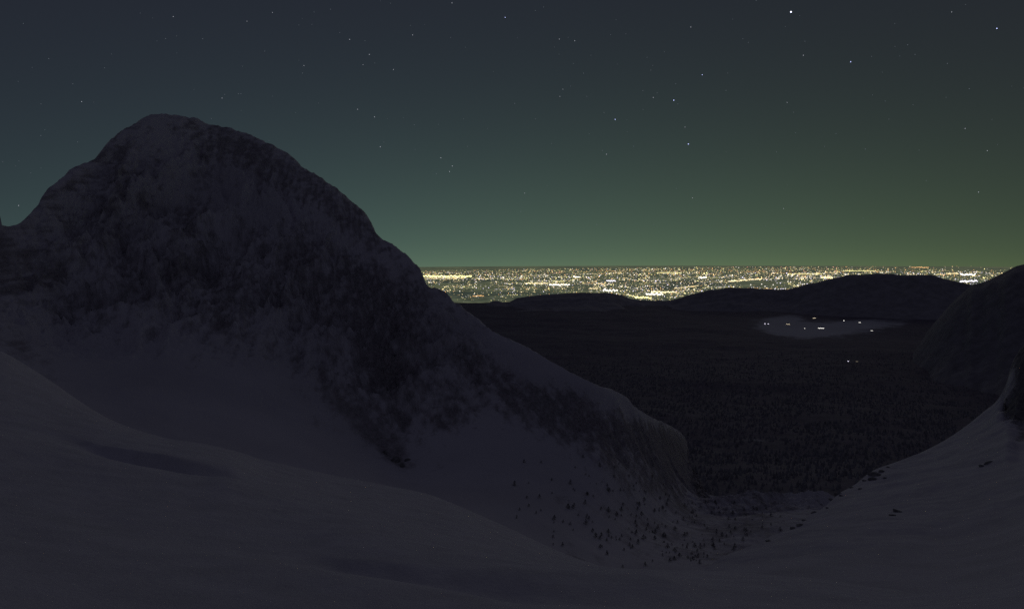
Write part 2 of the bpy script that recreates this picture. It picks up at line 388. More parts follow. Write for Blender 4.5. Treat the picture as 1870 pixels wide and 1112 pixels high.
knob = blobs(PX, PY, [(1430, 928, 110, 30, 0, 1.0)]) * (parc > 2.9) * (parc < 6)
S[..., 2] += knob * fbm(Xn / 12, Yn / 12, 4, 75, .6, True) * 1.6
spur = blobs(PX, PY, [(1130, 800, 110, 38, 32, 1.0), (1330, 970, 120, 45, 0, .8)]) * (1 - sstep(4.4, 5.6, parc))
S[..., 2] += np.clip(spur, 0, 1) * (fbm(Xn / 22, Yn / 22, 5, 71, .6, True) * 1.2 - .4) * (parc < 6.01)
# the silhouette itself is broken rock
edge = np.exp(-((parc - 6) / .16) ** 2) * (PX < 1266) * (.35 + .65 * sstep(10, 120, PX))
S[..., 2] += edge * (fbm(Xn / 11, Yn / 30, 5, 81, .7) * (2.6 - 1.4 * sstep(850, 1050, PX)))
rk = blobs(PX, PY, [
    (60, 470, 60, 60, 0, .45), (150, 400, 60, 90, 0, .35), (215, 380, 28, 60, -10, .8), (190, 300, 60, 18, -40, .4), (260, 520, 280, 42, 4, .9), (520, 545, 160, 36, 14, .35),
    (360, 400, 22, 70, 15, .95), (400, 490, 60, 40, 0, .5), (370, 255, 45, 22, 20, .55), (440, 285, 60, 22, 30, .8), (560, 345, 90, 28, 38, .95), (640, 405, 50, 20, 45, .9),
    (520, 460, 40, 24, 30, .5), (560, 540, 30, 60, -10, .4), (640, 500, 60, 18, 40, .4), (700, 520, 80, 20, 42, .55), (760, 540, 60, 20, 48, .5), (650, 560, 40, 60, -30, .3),
    (50, 650, 60, 22, 38, .9), (95, 680, 22, 18, 30, .6), (60, 600, 60, 30, 0, .3), (400, 620, 60, 20, 20, .4), (430, 560, 18, 40, 0, .4), (300, 590, 120, 24, 0, .4),
    (590, 700, 55, 14, 50, .6), (650, 740, 60, 18, 50, .75), (700, 700, 30, 60, 15, .85), (725, 790, 22, 55, 5, .7), (700, 740, 90, 55, 25, .6), (690, 800, 50, 16, 35, 1.0), (722, 836, 20, 9, 40, 1.3), (790, 745, 50, 32, 25, .8), (825, 775, 24, 20, 0, .8), (660, 640, 60, 30, 30, .4),
    (840, 640, 70, 14, 45, .3), (990, 740, 60, 14, 25, .55), (1080, 760, 70, 18, 28, .8), (1150, 790, 60, 22, 25, .9), (1210, 830, 50, 30, 40, .95), (1240, 860, 40, 30, 30, .85), (1390, 925, 60, 14, 0, .5), (1100, 820, 90, 16, 25, .5), (1180, 880, 60, 20, 20, .6),
    (1080, 920, 160, 22, 14, .25), (1330, 975, 120, 30, 0, .42), (1290, 930, 60, 14, 0, .35), (1380, 950, 30, 20, 0, .4), (1250, 1015, 80, 12, 0, .4), (950, 700, 40, 10, 25, .35),
    (2, 430, 10, 40, 0, .9),
    (305, 270, 10, 50, -18, -.9), (255, 270, 60, 30, -40, .35), (330, 330, 60, 60, 0, .3), (300, 400, 60, 50, 0, .3), (560, 440, 50, 50, 30, .2), (470, 350, 30, 40, 20, .3), (420, 325, 20, 30, 0, -.5), (480, 385, 70, 14, 42, -.7), (600, 430, 90, 12, 28, -.75), (680, 470, 50, 12, 40, -.55), (850, 620, 80, 22, 45, -.45), (800, 640, 60, 20, 50, -.3),
    (1040, 692, 130, 13, 24, -1.5), (920, 650, 90, 22, 32, -.45), (820, 600, 60, 26, 45, -.3), (800, 660, 140, 70, 40, .65), (950, 735, 140, 34, 28, .65), (700, 560, 120, 60, 45, .35), (1130, 722, 40, 8, 35, -.5), (1235, 810, 30, 30, 50, 1.0), (1255, 850, 16, 40, 0, 1.0), (330, 720, 260, 50, 12, -1.2), (900, 825, 110, 50, 22, -1.2), (600, 860, 160, 26, 14, -.8), (560, 590, 40, 20, 40, -.3), (760, 905, 120, 20, 14, -1.2)])
Zn = (S[..., 2] - ZC) / .65
streak = fbm((Xn + .8 * (Zn + Yn * .3) * wr) / 9, (Zn + .4 * Yn) / 42, 5, 191, .65)
fleck = fbm(Xn / 6, Zn / 5, 4, 193, .7)
rk = .42 * rk + .20 + sstep(2.0, 3.2, parc) * (.60 * streak + .75 * fleck) + .5 * (fbm(Xn / 55, Yn / 80, 5, 91, .6)) - .20 * gul * face + .42 * fbm(Xn / 11, Yn / 14, 4, 95, .65)
rk = np.where(parc < 1.35, np.minimum(rk, .25), rk)
o = grid_mesh('mountain', S, M_mount, {'rock': rk}); tag(o, kind='structure')
MOUNT, MPX, MPY, MPAR = S, *project(S), parc

# ------------------------------------------------------------------ the slope on the right, with its cliff
silC = [(1100, 1100, 100), (1200, 1072, 120), (1285, 1037, 150), (1345, 1006, 185), (1405, 985, 215), (1435, 970, 235), (1475, 945, 262), (1510, 921, 290), (1535, 899, 315), (1560, 885, 335), (1600, 856, 370), (1630, 846, 390), (1660, 836, 408),
        (1690, 822, 425), (1720, 806, 440), (1760, 780, 458), (1800, 749, 472), (1822, 731, 480), (1832, 716, 482), (1840, 694, 482), (1850, 664, 482), (1870, 632, 480), (1930, 560, 478), (2000, 500, 475), (2300, 300, 450), (2900, 100, 420)]
A_r = np.linspace(.10, 1.14, 800)
rC, tCc = line_px(silC, A_r)
c0 = line_px(shifted(crestA, 60, 10), A_r)
c1 = [(1100, 1120, 96), (1285, 1056, 118), (1400, 1046, 120), (1500, 1042, 120), (1600, 1045, 120), (1720, 1046, 125), (1800, 1030, 128), (1870, 1008, 130), (2000, 960, 130), (2300, 850, 130), (2900, 700, 130)]
c2 = [(1100, 1110, 98), (1285, 1046, 132), (1400, 1012, 160), (1500, 975, 190), (1600, 950, 210), (1720, 930, 235), (1800, 905, 250), (1870, 880, 260), (2000, 820, 260), (2300, 700, 260), (2900, 520, 260)]
c3 = [(1100, 1104, 99), (1285, 1040, 142), (1400, 994, 190), (1500, 942, 245), (1600, 890, 310), (1720, 850, 350), (1800, 805, 385), (1838, 775, 405), (1870, 768, 415), (2000, 720, 410), (2300, 560, 400), (2900, 400, 360)]
c4 = [(1100, 1102, 99.5), (1285, 1038.5, 146), (1400, 989, 205), (1500, 932, 270), (1600, 870, 345), (1720, 822, 410), (1800, 770, 440), (1832, 742, 450), (1838, 760, 430), (1870, 745, 432), (2000, 680, 432), (2300, 500, 420), (2900, 300, 380)]
lines = [c0, line_px(c1, A_r), line_px(c2, A_r), line_px(c3, A_r), line_px(c4, A_r), (rC, tCc), (rC + 40, tCc - .08), (rC + 200, tCc - .32), (rC + 700, tCc - .5)]
S, par = surface(lines, A_r, [8, 70, 70, 30, 60, 16, 20, 10])
X, Y = S[..., 0].copy(), S[..., 1].copy(); PX, PY = project(S); parc = par[:, None] + np.zeros_like(X)
k = sstep(1.0, 1.8, parc) * (1 - sstep(4.4, 5, parc) * .8) * (parc < 5.4)
S[..., 2] += k * (fbm(X / 40, Y / 25, 4, 103) * 2.2 + fbm((X - .6 * Y) / 9, (Y + .6 * X) / 34, 3, 107) * .6)
cl = blobs(PX, PY, [(1880, 690, 36, 70, 0, 1.3), (1850, 750, 14, 16, 0, .9)]) * (parc > 2.9) * (parc < 6)
S[..., 2] += np.clip(cl, 0, 1) * (fbm(X / 12, Y / 12, 4, 111, .6, True) * 4 - 1.5)
rk = blobs(PX, PY, [(1898, 690, 42, 80, 0, 1.9), (1852, 745, 14, 20, 0, .9), (1865, 800, 20, 8, -20, .6), (1835, 740, 8, 12, 0, .3), (1460, 945, 60, 10, -28, .8), (1430, 965, 40, 7, -30, .65), (1560, 905, 60, 6, -30, .35), (1680, 985, 70, 7, -24, .25), (1760, 880, 50, 7, -35, .3),
                    (1530, 893, 30, 7, -25, .55), (1600, 868, 14, 7, -30, .7), (1640, 935, 14, 8, -30, .55), (1805, 845, 14, 6, -30, .5), (1700, 900, 60, 6, -30, .12)])
rk = rk - .55 + .42 * fbm(X / 26, Y / 26, 5, 113, .6) + .15 * fbm(X / 5, Y / 5, 3, 117, .6)
o = grid_mesh('snow_shoulder', S, M_right, {'rock': rk}); tag(o, kind='structure')
RIGHT, RPX, RPY, RPAR = S, *project(S), parc

# ------------------------------------------------------------------ forest valley and the plateau with its clearing
A_v = np.linspace(-1.0, 1.1, 620)
xs = (-900, 0, 935, 1870, 2900)
def rz(r, z): return line_rz([(x, r, z) for x in xs], A_v)
lines = [rz(850, ZC - 560), rz(1500, ZC - 500), rz(3000, ZC - 700), rz(5000, ZC - 850), rz(7500, ZC - 940), rz(10000, ZC - 985), rz(12500, ZC - 1010), rz(15500, ZC - 1080), rz(24000, 40)]
S, par = surface(lines, A_v, [14, 50, 50, 50, 60, 40, 30, 20])
X, Y = S[..., 0].copy(), S[..., 1].copy(); PX, PY = project(S); rad = np.hypot(X, Y)
flat = blobs(PX, PY, [(1500, 597, 130, 20, 0, 1.0)])
S[..., 2] += (1 - np.clip(flat, 0, 1)) * sstep(900, 2500, rad) * (1 - sstep(15000, 20000, rad)) * (fbm(X / 1500, Y / 1500, 5, 131, .5) * 70)
rk = 1.15 + .25 * fbm(X / 300, Y / 300, 4, 133)
clear = blobs(PX, PY, [(1430, 597, 45, 11, 8, .55), (1500, 602, 70, 10, 0, .7), (1580, 590, 50, 7, -4, .5), (1440, 582, 22, 4, 0, .5), (1640, 592, 30, 5, -10, .2), (1560, 662, 30, 2.5, -5, .35), (1040, 603, 40, 1.5, 0, .25), (1370, 795, 40, 14, -5, .22), (1260, 760, 30, 20, 40, .1)])
rk = rk - clear * 1.55
o = grid_mesh('forest_valley', S, M_valley, {'rock': rk}); tag(o, kind='structure')
VAL, VPX, VPY = S, *project(S)
from mathutils.bvhtree import BVHTree
def bvh_of(P, step=1):
    Q = P[::step, ::step]; nr, nc = Q.shape[:2]; idx = np.arange(nr * nc).reshape(nr, nc)
    f = np.stack([idx[:-1, :-1], idx[1:, :-1], idx[1:, 1:], idx[:-1, 1:]], -1).reshape(-1, 4)
    return BVHTree.FromPolygons([tuple(v) for v in Q.reshape(-1, 3)], [tuple(int(i) for i in q) for q in f])
def drop(bvh, x, y):
    h = bvh.ray_cast(Vector((x, y, 9000.)), Vector((0, 0, -1)), 20000.)
    return h[0]
def shoot(bvh, px, py):
    a, t = ray(px, py); d = Vector((math.sin(a), math.cos(a), float(t))).normalized()
    return bvh.ray_cast(Vector((0, 0, ZC)), d, 400000.)[0]

# hills that close the valley
hill_left = [(300, 640, 14000), (600, 600, 14200), (780, 576, 14400), (845, 562, 14500), (880, 560, 14500), (893, 554, 14500), (905, 550, 14500), (913, 551, 14500), (924, 554, 14500), (945, 545, 14400), (980, 540, 14400), (1010, 538, 14400), (1040, 535.5, 14400),
             (1100, 535, 14400), (1130, 538, 14400), (1142, 542, 14500), (1155, 547, 14500), (1190, 550, 14600), (1222, 549, 14600), (1240, 546, 14600), (1300, 556, 14600), (1500, 575, 14600)]
hill_mid = [(1000, 590, 13000), (1150, 560, 13000), (1215, 552, 13000), (1240, 545.5, 12900), (1258, 540, 12900), (1280, 534, 12800), (1295, 530, 12800), (1310, 529.5, 12700), (1328, 526, 12700), (1364, 526.5, 12700), (1400, 528, 12700), (1436, 528, 12700), (1454, 525, 12600), (1472, 520, 12500), (1496, 515, 12500),
            (1520, 509, 12400), (1540, 505, 12400), (1558, 501.5, 12400), (1580, 502, 12400), (1609, 500, 12400), (1639, 502, 12400), (1669, 503, 12400), (1702, 502.5, 12400), (1714, 506, 12400), (1729, 511, 12400), (1759, 517, 12400), (1780, 522, 12400), (1830, 530, 12400), (2000, 540, 12400), (2300, 560, 12400)]
hill_right = [(1150, 790, 7600), (1400, 760, 7600), (1600, 710, 7600), (1660, 655, 7500), (1690, 612, 7500), (1715, 580, 7400), (1745, 548, 7300), (1765, 530, 7300), (1777, 521, 7200), (1789, 518, 7200), (1813, 509, 7100), (1825, 503, 7100), (1837, 497.5, 7000), (1848, 491, 7000), (1856, 487, 7000), (1870, 484, 7000), (1950, 460, 6800), (2100, 420, 6500), (2400, 380, 6000), (2900, 300, 5000)]
def hill(pts, a0, a1, seed, front, amp, mat=None):
    A = np.linspace(a0, a1, 420)
    r, t = line_px(pts, A)
    L = [(r - front, np.full_like(A, -1080.) / (r - front)), (r - front * .45, (np.full_like(A, -1080.) / (r - front)) * .45 + t * .55), (r, t), (r + front * .4, t - .035), (r + front * 1.4, t - .11)]
    S, par = surface(L, A, [30, 40, 24, 16])
    X, Y = S[..., 0].copy(), S[..., 1].copy(); pc = par[:, None] + np.zeros_like(X)
    w = np.where(pc < 2, sstep(0, .6, pc) * (1 - sstep(1.6, 2.0, pc) * .85), .15)
    S[..., 2] += w * fbm(X / 900, Y / 900, 5, seed, .5, True) * amp + np.exp(-((pc - 2) / .3) ** 2) * fbm(X / 160, Y / 160, 4, seed + 9) * 14
    o = grid_mesh('hill', S, mat or M_hill, {'rock': 1.1 + .4 * fbm(X / 500, Y / 500, 4, seed + 3)}); tag(o, kind='structure')
    return S
hill(hill_left, -.55, .42, 201, 2800, 45)
hill([(x, y, r + 900) for x, y, r in hill_mid], .02, .95, 203, 1500, 45)
hill(hill_right, .15, 1.1, 207, 2600, 45, M_hill_near)
def horizon_px(x):
    """y of the land that hides the plain at picture column x."""
    ys = []
    for L in (sil, hill_left, hill_mid, hill_right):
        p = np.array(L); ys.append(np.interp(x, p[:, 0], p[:, 1], left=2000, right=2000))
    return np.min(np.array(ys), axis=0)

# ------------------------------------------------------------------ forest of the near valley: one mass nobody could count
bvV = bvh_of(VAL, 1)
NT = 70000
rr_ = np.sqrt(RNG.uniform(1100 ** 2, 7600 ** 2, NT)); aa = RNG.uniform(-.35, .85, NT)
tx, ty = rr_ * np.sin(aa), rr_ * np.cos(aa)
dens = fbm(tx / 260, ty / 260, 3, 301)
keep = (dens > -.25) & (RNG.uniform(0, 1, NT) > sstep(2500, 7400, rr_) * .9)
tx, ty = tx[keep], ty[keep]
tz = np.array([(lambda h: h.z if h else -9999.)(drop(bvV, a, b)) for a, b in zip(tx, ty)])
ok = tz > -9000; tx, ty, tz = tx[ok], ty[ok], tz[ok]
n = len(tx); h = RNG.uniform(6, 15, n); w = h * RNG.uniform(.28, .42, n); ph = RNG.uniform(0, 6.28, n)
V = []; Fc = []
for j in range(4):
    V.append(np.stack([tx + w * np.cos(ph + j * 1.571), ty + w * np.sin(ph + j * 1.571), tz - 1 + h * .06 * (j % 2)], -1))
V.append(np.stack([tx + w * .08, ty, tz + h], -1))
V = np.stack(V, 1).reshape(-1, 3); base = np.arange(n)[:, None] * 5
Fc = np.concatenate([base + np.array([[j, (j + 1) % 4, 4]]) for j in range(4)], 0)
M_fir = plain_mat('fir_needles', (.36, .35, .37), .9, .05, .4)
o = mesh_object('forest', V, Fc, M_fir); tag(o, kind='stuff', label='dark fir forest filling the valley below the snow slopes', cat='forest')

# ------------------------------------------------------------------ dwarf pines in the bowl, one by one
M_pine = plain_mat('pine_needles', (.33, .325, .33), .9, 2.0, .5)
M_bark = plain_mat('bark', (.09, .07, .06), .95, 4.0, .4)
def pine_crown(seed):
    r = random.Random(seed); V = []; Fc = []
    for k in range(70):
        t = r.random() ** .8; a = r.uniform(0, 6.28); rad_ = (1 - t) * .42 * r.uniform(.35, 1.1) + .03
        c = Vector((rad_ * math.cos(a), rad_ * math.sin(a), .12 + t * .86))
        s = .13 * (1 - .5 * t) * r.uniform(.7, 1.3)
        out = Vector((math.cos(a), math.sin(a), -.35)).normalized(); side_ = Vector((-math.sin(a), math.cos(a), 0))
        up = out.cross(side_)
        b = len(V)
        V += [c - out * s - side_ * s * .2, c + side_ * s * .75 + up * .03, c + out * s * 1.3, c - side_ * s * .75 + up * .03]
        Fc.append((b, b + 1, b + 2, b + 3))
    return [tuple(v) for v in V], Fc
def tube(r0, r1, z0, z1, k=6):
    V = [(r0 * math.cos(6.2832 * i / k), r0 * math.sin(6.2832 * i / k), z0) for i in range(k)] + [(r1 * math.cos(6.2832 * i / k), r1 * math.sin(6.2832 * i / k), z1) for i in range(k)]
    return V, [(i, (i + 1) % k, k + (i + 1) % k, k + i) for i in range(k)]
crowns = []
for s in range(6):
    V, Fc = pine_crown(s); me = bpy.data.meshes.new('crown'); set_mesh(me, V, Fc); me.materials.append(M_pine); crowns.append(me)
V, Fc = tube(.05, .02, -.12, .8); trunk_me = bpy.data.meshes.new('trunk'); set_mesh(trunk_me, V, Fc); trunk_me.materials.append(M_bark)
def pine(p, h, lab, grp):
    e = bpy.data.objects.new('pine_tree', None); scene.collection.objects.link(e); e.location = p
    e.scale = (h * random.uniform(.9, 1.3), h * random.uniform(.9, 1.3), h); e.rotation_euler = (random.uniform(-.08, .08), random.uniform(-.08, .08), random.uniform(0, 6.28))
    tag(e, lab, 'tree', grp)
    for nm, me in (('crown', random.choice(crowns)), ('trunk', trunk_me)):
        c = bpy.data.objects.new(nm, me); scene.collection.objects.link(c); c.parent = e
bvM = bvh_of(MOUNT, 1); bvR = bvh_of(RIGHT, 1); bvS = bvh_of(SNOW, 1)
def first_hit(px, py):
    best = None
    for nm, b in (('s', bvS), ('r', bvR), ('m', bvM)):
        h = shoot(b, px, py)
        if h and (best is None or h.length < 0 or (h - Vector((0, 0, ZC))).length < (best[1] - Vector((0, 0, ZC))).length): best = (nm, h)
    return best
cnt = 0; tries = 0
clusters = [(1090, 925, 70, 30, 26), (1150, 960, 60, 30, 34), (1215, 945, 45, 35, 34), (1260, 1018, 22, 8, 22), (1235, 990, 60, 20, 18), (1330, 975, 50, 28, 26), (1300, 925, 40, 10, 14), (1385, 925, 8, 10, 8), (1010, 905, 60, 30, 16), (1370, 960, 30, 20, 10), (1060, 870, 60, 25, 14), (1120, 990, 60, 16, 24), (1190, 910, 40, 24, 22), (1280, 1000, 40, 12, 18)]
for cx, cy, sx, sy, nn in clusters:
    k = 0; tries = 0
    while k < nn and tries < nn * 12:
        tries += 1
        x, y = random.gauss(cx, sx), random.gauss(cy, sy)
        hit = first_hit(x, y)
        if not hit or hit[0] != 'm': continue
        row = 'upper' if y < 915 else 'middle' if y < 965 else 'lower'
        zone = row + ' bowl, ' + ('under the smooth snow fan' if x < 1050 else 'below the rocky spur' if x < 1160 else 'left of the bowl floor' if x < 1240 else 'on the bowl floor' if x < 1330 else 'near the foot of the right slope')
        dist = (hit[1] - Vector((0, 0, ZC))).length
        hh = random.choice([.8, 1.1, 1.5, 2.0]) * (.8 if y > 1005 else 1.0)
        pine(hit[1], hh, ('tiny' if hh < 1.7 else 'small' if hh < 2.5 else 'larger') + ' dark pine in the ' + zone, 'small pines scattered over the snow bowl'); k += 1

# ------------------------------------------------------------------ rocks breaking through the snow
M_rock = plain_mat('dark_limestone', (.24, .235, .24), .95, 1.2, .45)
def rock(px, py, size, lab, grp='rocks poking out of the right slope', flat=.55):
    hit = first_hit(px, py)
    if not hit: return
    r = random.Random(int(px * 7 + py)); import bmesh
    bm = bmesh.new(); bmesh.ops.create_icosphere(bm, subdivisions=2, radius=1)
    sx, sy = r.uniform(.8, 1.5), r.uniform(.7, 1.1)
    for v in bm.verts:
        d = 1 + r.uniform(-.22, .22); v.co = Vector((v.co.x * sx * d, v.co.y * sy * d, v.co.z * flat * d))
    me = bpy.data.meshes.new('rock'); bm.to_mesh(me); bm.free(); me.materials.append(M_rock)
    o = bpy.data.objects.new('rock', me); scene.collection.objects.link(o)
    o.location = hit[1] + Vector((0, 0, -.15 * size)); o.scale = (size,) * 3; o.rotation_euler = (r.uniform(-.4, .4), r.uniform(-.4, .4), r.uniform(0, 6))
    tag(o, lab, 'rock', grp)
rock(1601, 868, 2.6, 'largest dark rock in the snow just under the edge of the right slope')
rock(1592, 875, 1.8, 'dark rock touching the largest one on its downhill side, right slope')
rock(1610, 861, 1.5, 'small dark rock uphill of the largest one on the right slope')
rock(1640, 934, 1.3, 'dark rock alone in the middle of the right slope')
rock(1629, 941, 1.0, 'small dark rock just below the lone one in the middle of the right slope')
rock(1805, 845, 1.5, 'dark rock high on the right slope near the picture edge')
rock(1793, 851, 1.1, 'smaller dark rock downhill of the high one near the picture edge')
rock(1545, 893, 1.5, 'low dark rock at the foot of the right slope crest')
rock(1532, 902, 1.3, 'dark rock where the right slope crest meets the bowl')
rock(1556, 890, 1.0, 'small rock second up the crest of the right slope')
side_rocks = [(1487, 936, 1.0), (1500, 921, 1.3), (1512, 928, .8), (1520, 912, 1.1), (1538, 905, .9), (1561, 884, 1.2), (1571, 893, .8), (1580, 877, 1.1), (1588, 866, .9), (1617, 872, .9), (1622, 853, 1.0), (1449, 965, 1.0), (1462, 958, 1.2), (1471, 950, .8), (1405, 988, .9)]
for i, (px, py, s) in enumerate(side_rocks):
    rock(px, py, s, '%s rock on the right slope, %s, %s' % ('small' if s < 1 else 'medium', 'beside the bowl floor' if px < 1480 else 'in the cluster halfway up' if px < 1560 else 'near the largest dark rock', ('set low in the snow', 'just clear of the snow', 'leaning uphill')[i % 3]), flat=.4)
for px, py, s, l in ((735, 850, 1.4, 'lowest dark crag at the tip of the rock wedge under the mountain'), (722, 840, 1.8, 'larger dark crag just above the lowest one of the rock wedge'), (744, 840, 1.1, 'small crag beside the larger one at the rock wedge tip'), (702, 826, 1.4, 'highest crag along the lower edge of the rock wedge')):
    rock(px, py, s, l, 'crags at the tip of the rock wedge', .9)

# ------------------------------------------------------------------ buildings with lights on in the snowy clearing of the plateau
M_wall = plain_mat('plaster', (.35, .32, .28), .9, .5, .15)
M_roof = plain_mat('snowy_roof', (.6, .6, .64), .9, .4, .15)
def lit_house(px, py, L_, D_, H_, nwin, col, s, lab, lamp=False):
    p = shoot(bvV, px, py)
    if p is None: return
    e = bpy.data.objects.new('lit_house', None); scene.collection.objects.link(e); e.location = p
    e.rotation_euler = (0, 0, -math.atan2(p.x, p.y)); tag(e, lab, 'house', 'lit buildings in the plateau clearing')
    def bx(nm, x0, x1, y0, y1, z0, z1, m, par=e):
        V = [(x, y, z) for z in (z0, z1) for y in (y0, y1) for x in (x0, x1)]
        return mesh_object(nm, V, [(0, 2, 3, 1), (4, 5, 7, 6), (0, 1, 5, 4), (2, 6, 7, 3), (0, 4, 6, 2), (1, 3, 7, 5)], m, par)
    bx('wall', -L_/2, L_/2, -D_/2, D_/2, -3, H_, M_wall); s *= .42
    rv = [(-L_/2-1, -D_/2-1, H_), (L_/2+1, -D_/2-1, H_), (L_/2+1, D_/2+1, H_), (-L_/2-1, D_/2+1, H_), (-L_/2-1, 0, H_ + D_*.35), (L_/2+1, 0, H_ + D_*.35)]
    me = bpy.data.meshes.new('roof'); me.from_pydata(rv, [], [(0, 1, 5, 4), (2, 3, 4, 5), (1, 2, 5), (3, 0, 4), (3, 2, 1, 0)]); me.materials.append(M_roof)
    ro = bpy.data.objects.new('roof', me); scene.collection.objects.link(ro); ro.parent = e
    m = emis('window_light', col, s, False)
    st = L_ / nwin
    for i in range(nwin):
        x = -L_/2 + st * (i + .5)
        bx('window', x - st*.34, x + st*.34, -D_/2 - .3, -D_/2 - .05, H_*.34, H_*.68, m)
WH, WM, VI = (1, .97, .9), (1, .85, .6), (.85, .8, 1)
lit_house(1499.5, 600, 66, 16, 11, 9, WH, 9.0, 'long brightly lit building, brightest light in the snowy clearing')
lit_house(1397, 592, 14, 12, 15, 2, VI, 7.0, 'lit house at the western end of the clearing, first of the close pair')
lit_house(1403, 592.5, 12, 12, 15, 2, VI, 6.0, 'lit house just east of the first one of the close pair')
lit_house(1439, 592.5, 44, 10, 7, 5, WM, 5.0, 'low warm strip of lit windows between the close pair and the small single light')
lit_house(1469.5, 600.5, 12, 10, 12, 2, WH, 5.0, 'small single lit house just west of the brightest building')
lit_house(1487, 581.5, 36, 10, 10, 4, WM, 5.0, 'warm lit building above the brightest one, at the forest edge')
lit_house(1541, 586.5, 13, 12, 15, 2, WH, 7.0, 'lit house above and east of the brightest building')
lit_house(1570, 589.5, 26, 12, 10, 3, WH, 6.0, 'wide lit building furthest east but one in the clearing')
lit_house(1592, 604.5, 22, 12, 9, 3, WH, 5.0, 'lit building lowest and furthest east in the clearing')
lit_house(1549, 660.5, 10, 9, 10, 2, VI, 5.0, 'violet white lit house alone in the dark forest below the clearing')
lit_house(1565, 660.5, 16, 9, 5, 3, WM, 1.2, 'dim lit house beside the lone violet one below the clearing')

# ------------------------------------------------------------------ lights of the towns on the plain
pal = {'white': (1, .93, .80), 'warm': (1, .80, .44), 'yellow': (1, .90, .38), 'orange': (1, .56, .22), 'violet': (.88, .80, 1.0), 'red': (1, .42, .32)}
LM, LI = [], {}
for kx, c in pal.items():
    for lv, s in (('dim', .55), ('mid', 1.35), ('bright', 2.6)):
        LI[(kx, lv)] = len(LM); LM.append(emis('lamp_glow_%s_%s' % (kx, lv), c, s))
def plain_hit(px, py):
    a, t = ray(px, py); t = -t
    disc = t * t - 2 * (ZC - 25.0) / R_EARTH
    disc = np.where(disc > 0, disc, np.nan)
    return a, R_EARTH * (t - np.sqrt(disc))
OCT_V = np.array([(1, 0, .5), (.5, .87, .5), (-.5, .87, .5), (-1, 0, .5), (-.5, -.87, .5), (.5, -.87, .5), (0, 0, 1), (0, 0, 0)], float)
OCT_F = [(i, (i + 1) % 6, 6) for i in range(6)] + [((i + 1) % 6, i, 7) for i in range(6)]
lights = []      # x, y (world), half width, height, colour, level, picture x, picture y
def put(px, py, wpx, hpx, col, lv, spread=1.0):
    if py > horizon_px(px) + 1.5: return
    a, r = plain_hit(px, py)
    if not np.isfinite(r) or r > 200000: return
    k = r / F
    lights.append((r * math.sin(a), r * math.cos(a), wpx * k * .5, hpx * k, col, lv, px, py))
def top_y(x): return np.interp(x, [700, 780, 1000, 1300, 1870, 2100], [497.5, 495.5, 492.0, 488.8, 487.0, 487.5])
def pick(far, x=0):
    u = random.random()
    if far: return 'yellow' if u < .34 else 'orange' if u < .58 else 'warm' if u < .80 else 'red' if u < .86 else 'white'
    return 'white' if u < .24 else 'warm' if u < .56 else 'yellow' if u < .76 else 'violet' if u < .88 else 'orange'
# towns: where the ground is thick with lamps
tows = []
for i in range(950):
    x = random.uniform(700, 1900); yt = float(top_y(x))
    u = random.random()
    y = yt + 2 + 62 * u ** 1.1
    tows.append((x, y))
def weight(x, y):
    yt = float(top_y(x)); d = y - yt
    w = 1.0
    if d < 1: w *= .5
    if d < 6: w *= .85
    if x < 900: w *= .62 if y > 512 else .9
    if y > 535 and x < 1110: w *= .40
    if 1150 < x < 1300: w *= 1.25
    w *= 1 - .93 * math.exp(-(((x - 1385) / 62) ** 2 + ((y - 519) / 6.5) ** 4))     # a dark wood on the plain
    w *= 1 - .6 * math.exp(-(((x - 970) / 90) ** 2 + ((y - 531) / 5) ** 2))
    w *= 1 - .6 * math.exp(-(((x - 1290) / 40) ** 2 + ((y - 520) / 4) ** 2))
    if x > 1540 and y < 493: w *= .45
    if x > 1600: w *= .75
    if x > 1740 and y < 496: w *= .35
    return w
for (cx, cy) in tows:
    if random.random() > weight(cx, cy): continue
    d = cy - float(top_y(cx)); far = d < 9
    nn = int(random.choice([3, 5, 7, 11]) * (1.2 if 8 < d < 50 else .8))
    spx, spy = random.uniform(4, 18), (.5 + d * .028) * random.uniform(.6, 1.4)
    big = random.random() < .30
    for j in range(nn):
        x = random.gauss(cx, spx); y = random.gauss(cy, spy)
        if y < top_y(x) - .5: continue
        if random.random() > weight(x, y) * 1.3: continue
        lv = random.choices(['dim', 'mid', 'bright'], [.62, .33, .05] if far else ([.30, .42, .28] if big else [.50, .38, .12]))[0]
        put(x, y, random.uniform(1.0, 2.5) if not far else random.uniform(1.0, 2.0), random.uniform(.8, 1.7) if not far else random.uniform(.6, 1.1), pick(far), lv)
# single lamps of the countryside and rows along the roads
for i in range(7000):
    x = random.uniform(700, 1890); yt = float(top_y(x)); y = yt - .6 + 64 * random.random() ** 1.6
    if random.random() > weight(x, y): continue
    far = y - yt < 9
    put(x, y, random.uniform(.8, 1.9), random.uniform(.6, 1.3), pick(far), random.choices(['dim', 'mid', 'bright'], [.74, .23, .03])[0])
for i in range(70):
    x = random.uniform(760, 1850); yt = float(top_y(x)); y = yt + 3 + 48 * random.random(); ln = random.uniform(12, 60); sl = random.uniform(-.05, .05); c = pick(y - yt < 9)
    for k in np.arange(0, ln, 2.6):
        if random.random() < .8 and random.random() < weight(x + k, y): put(x + k, y + sl * k + random.gauss(0, .15), 1.9, 1.0, c, random.choice(['dim', 'dim', 'mid']))
for px, py in ((1391, 520), (1397, 524), (1415, 529), (1421, 529.5), (1430, 528.5), (1434, 529), (1426, 529), (1412, 521), (1425, 518), (1439, 515), (1444, 516), (1469, 519.5), (1474, 519.5), (1466, 520), (1331, 524.5), (1340, 524.5), (1371, 521)):
    put(px, py, 2.4, 2.0, 'violet' if random.random() < .4 else 'white', 'mid')
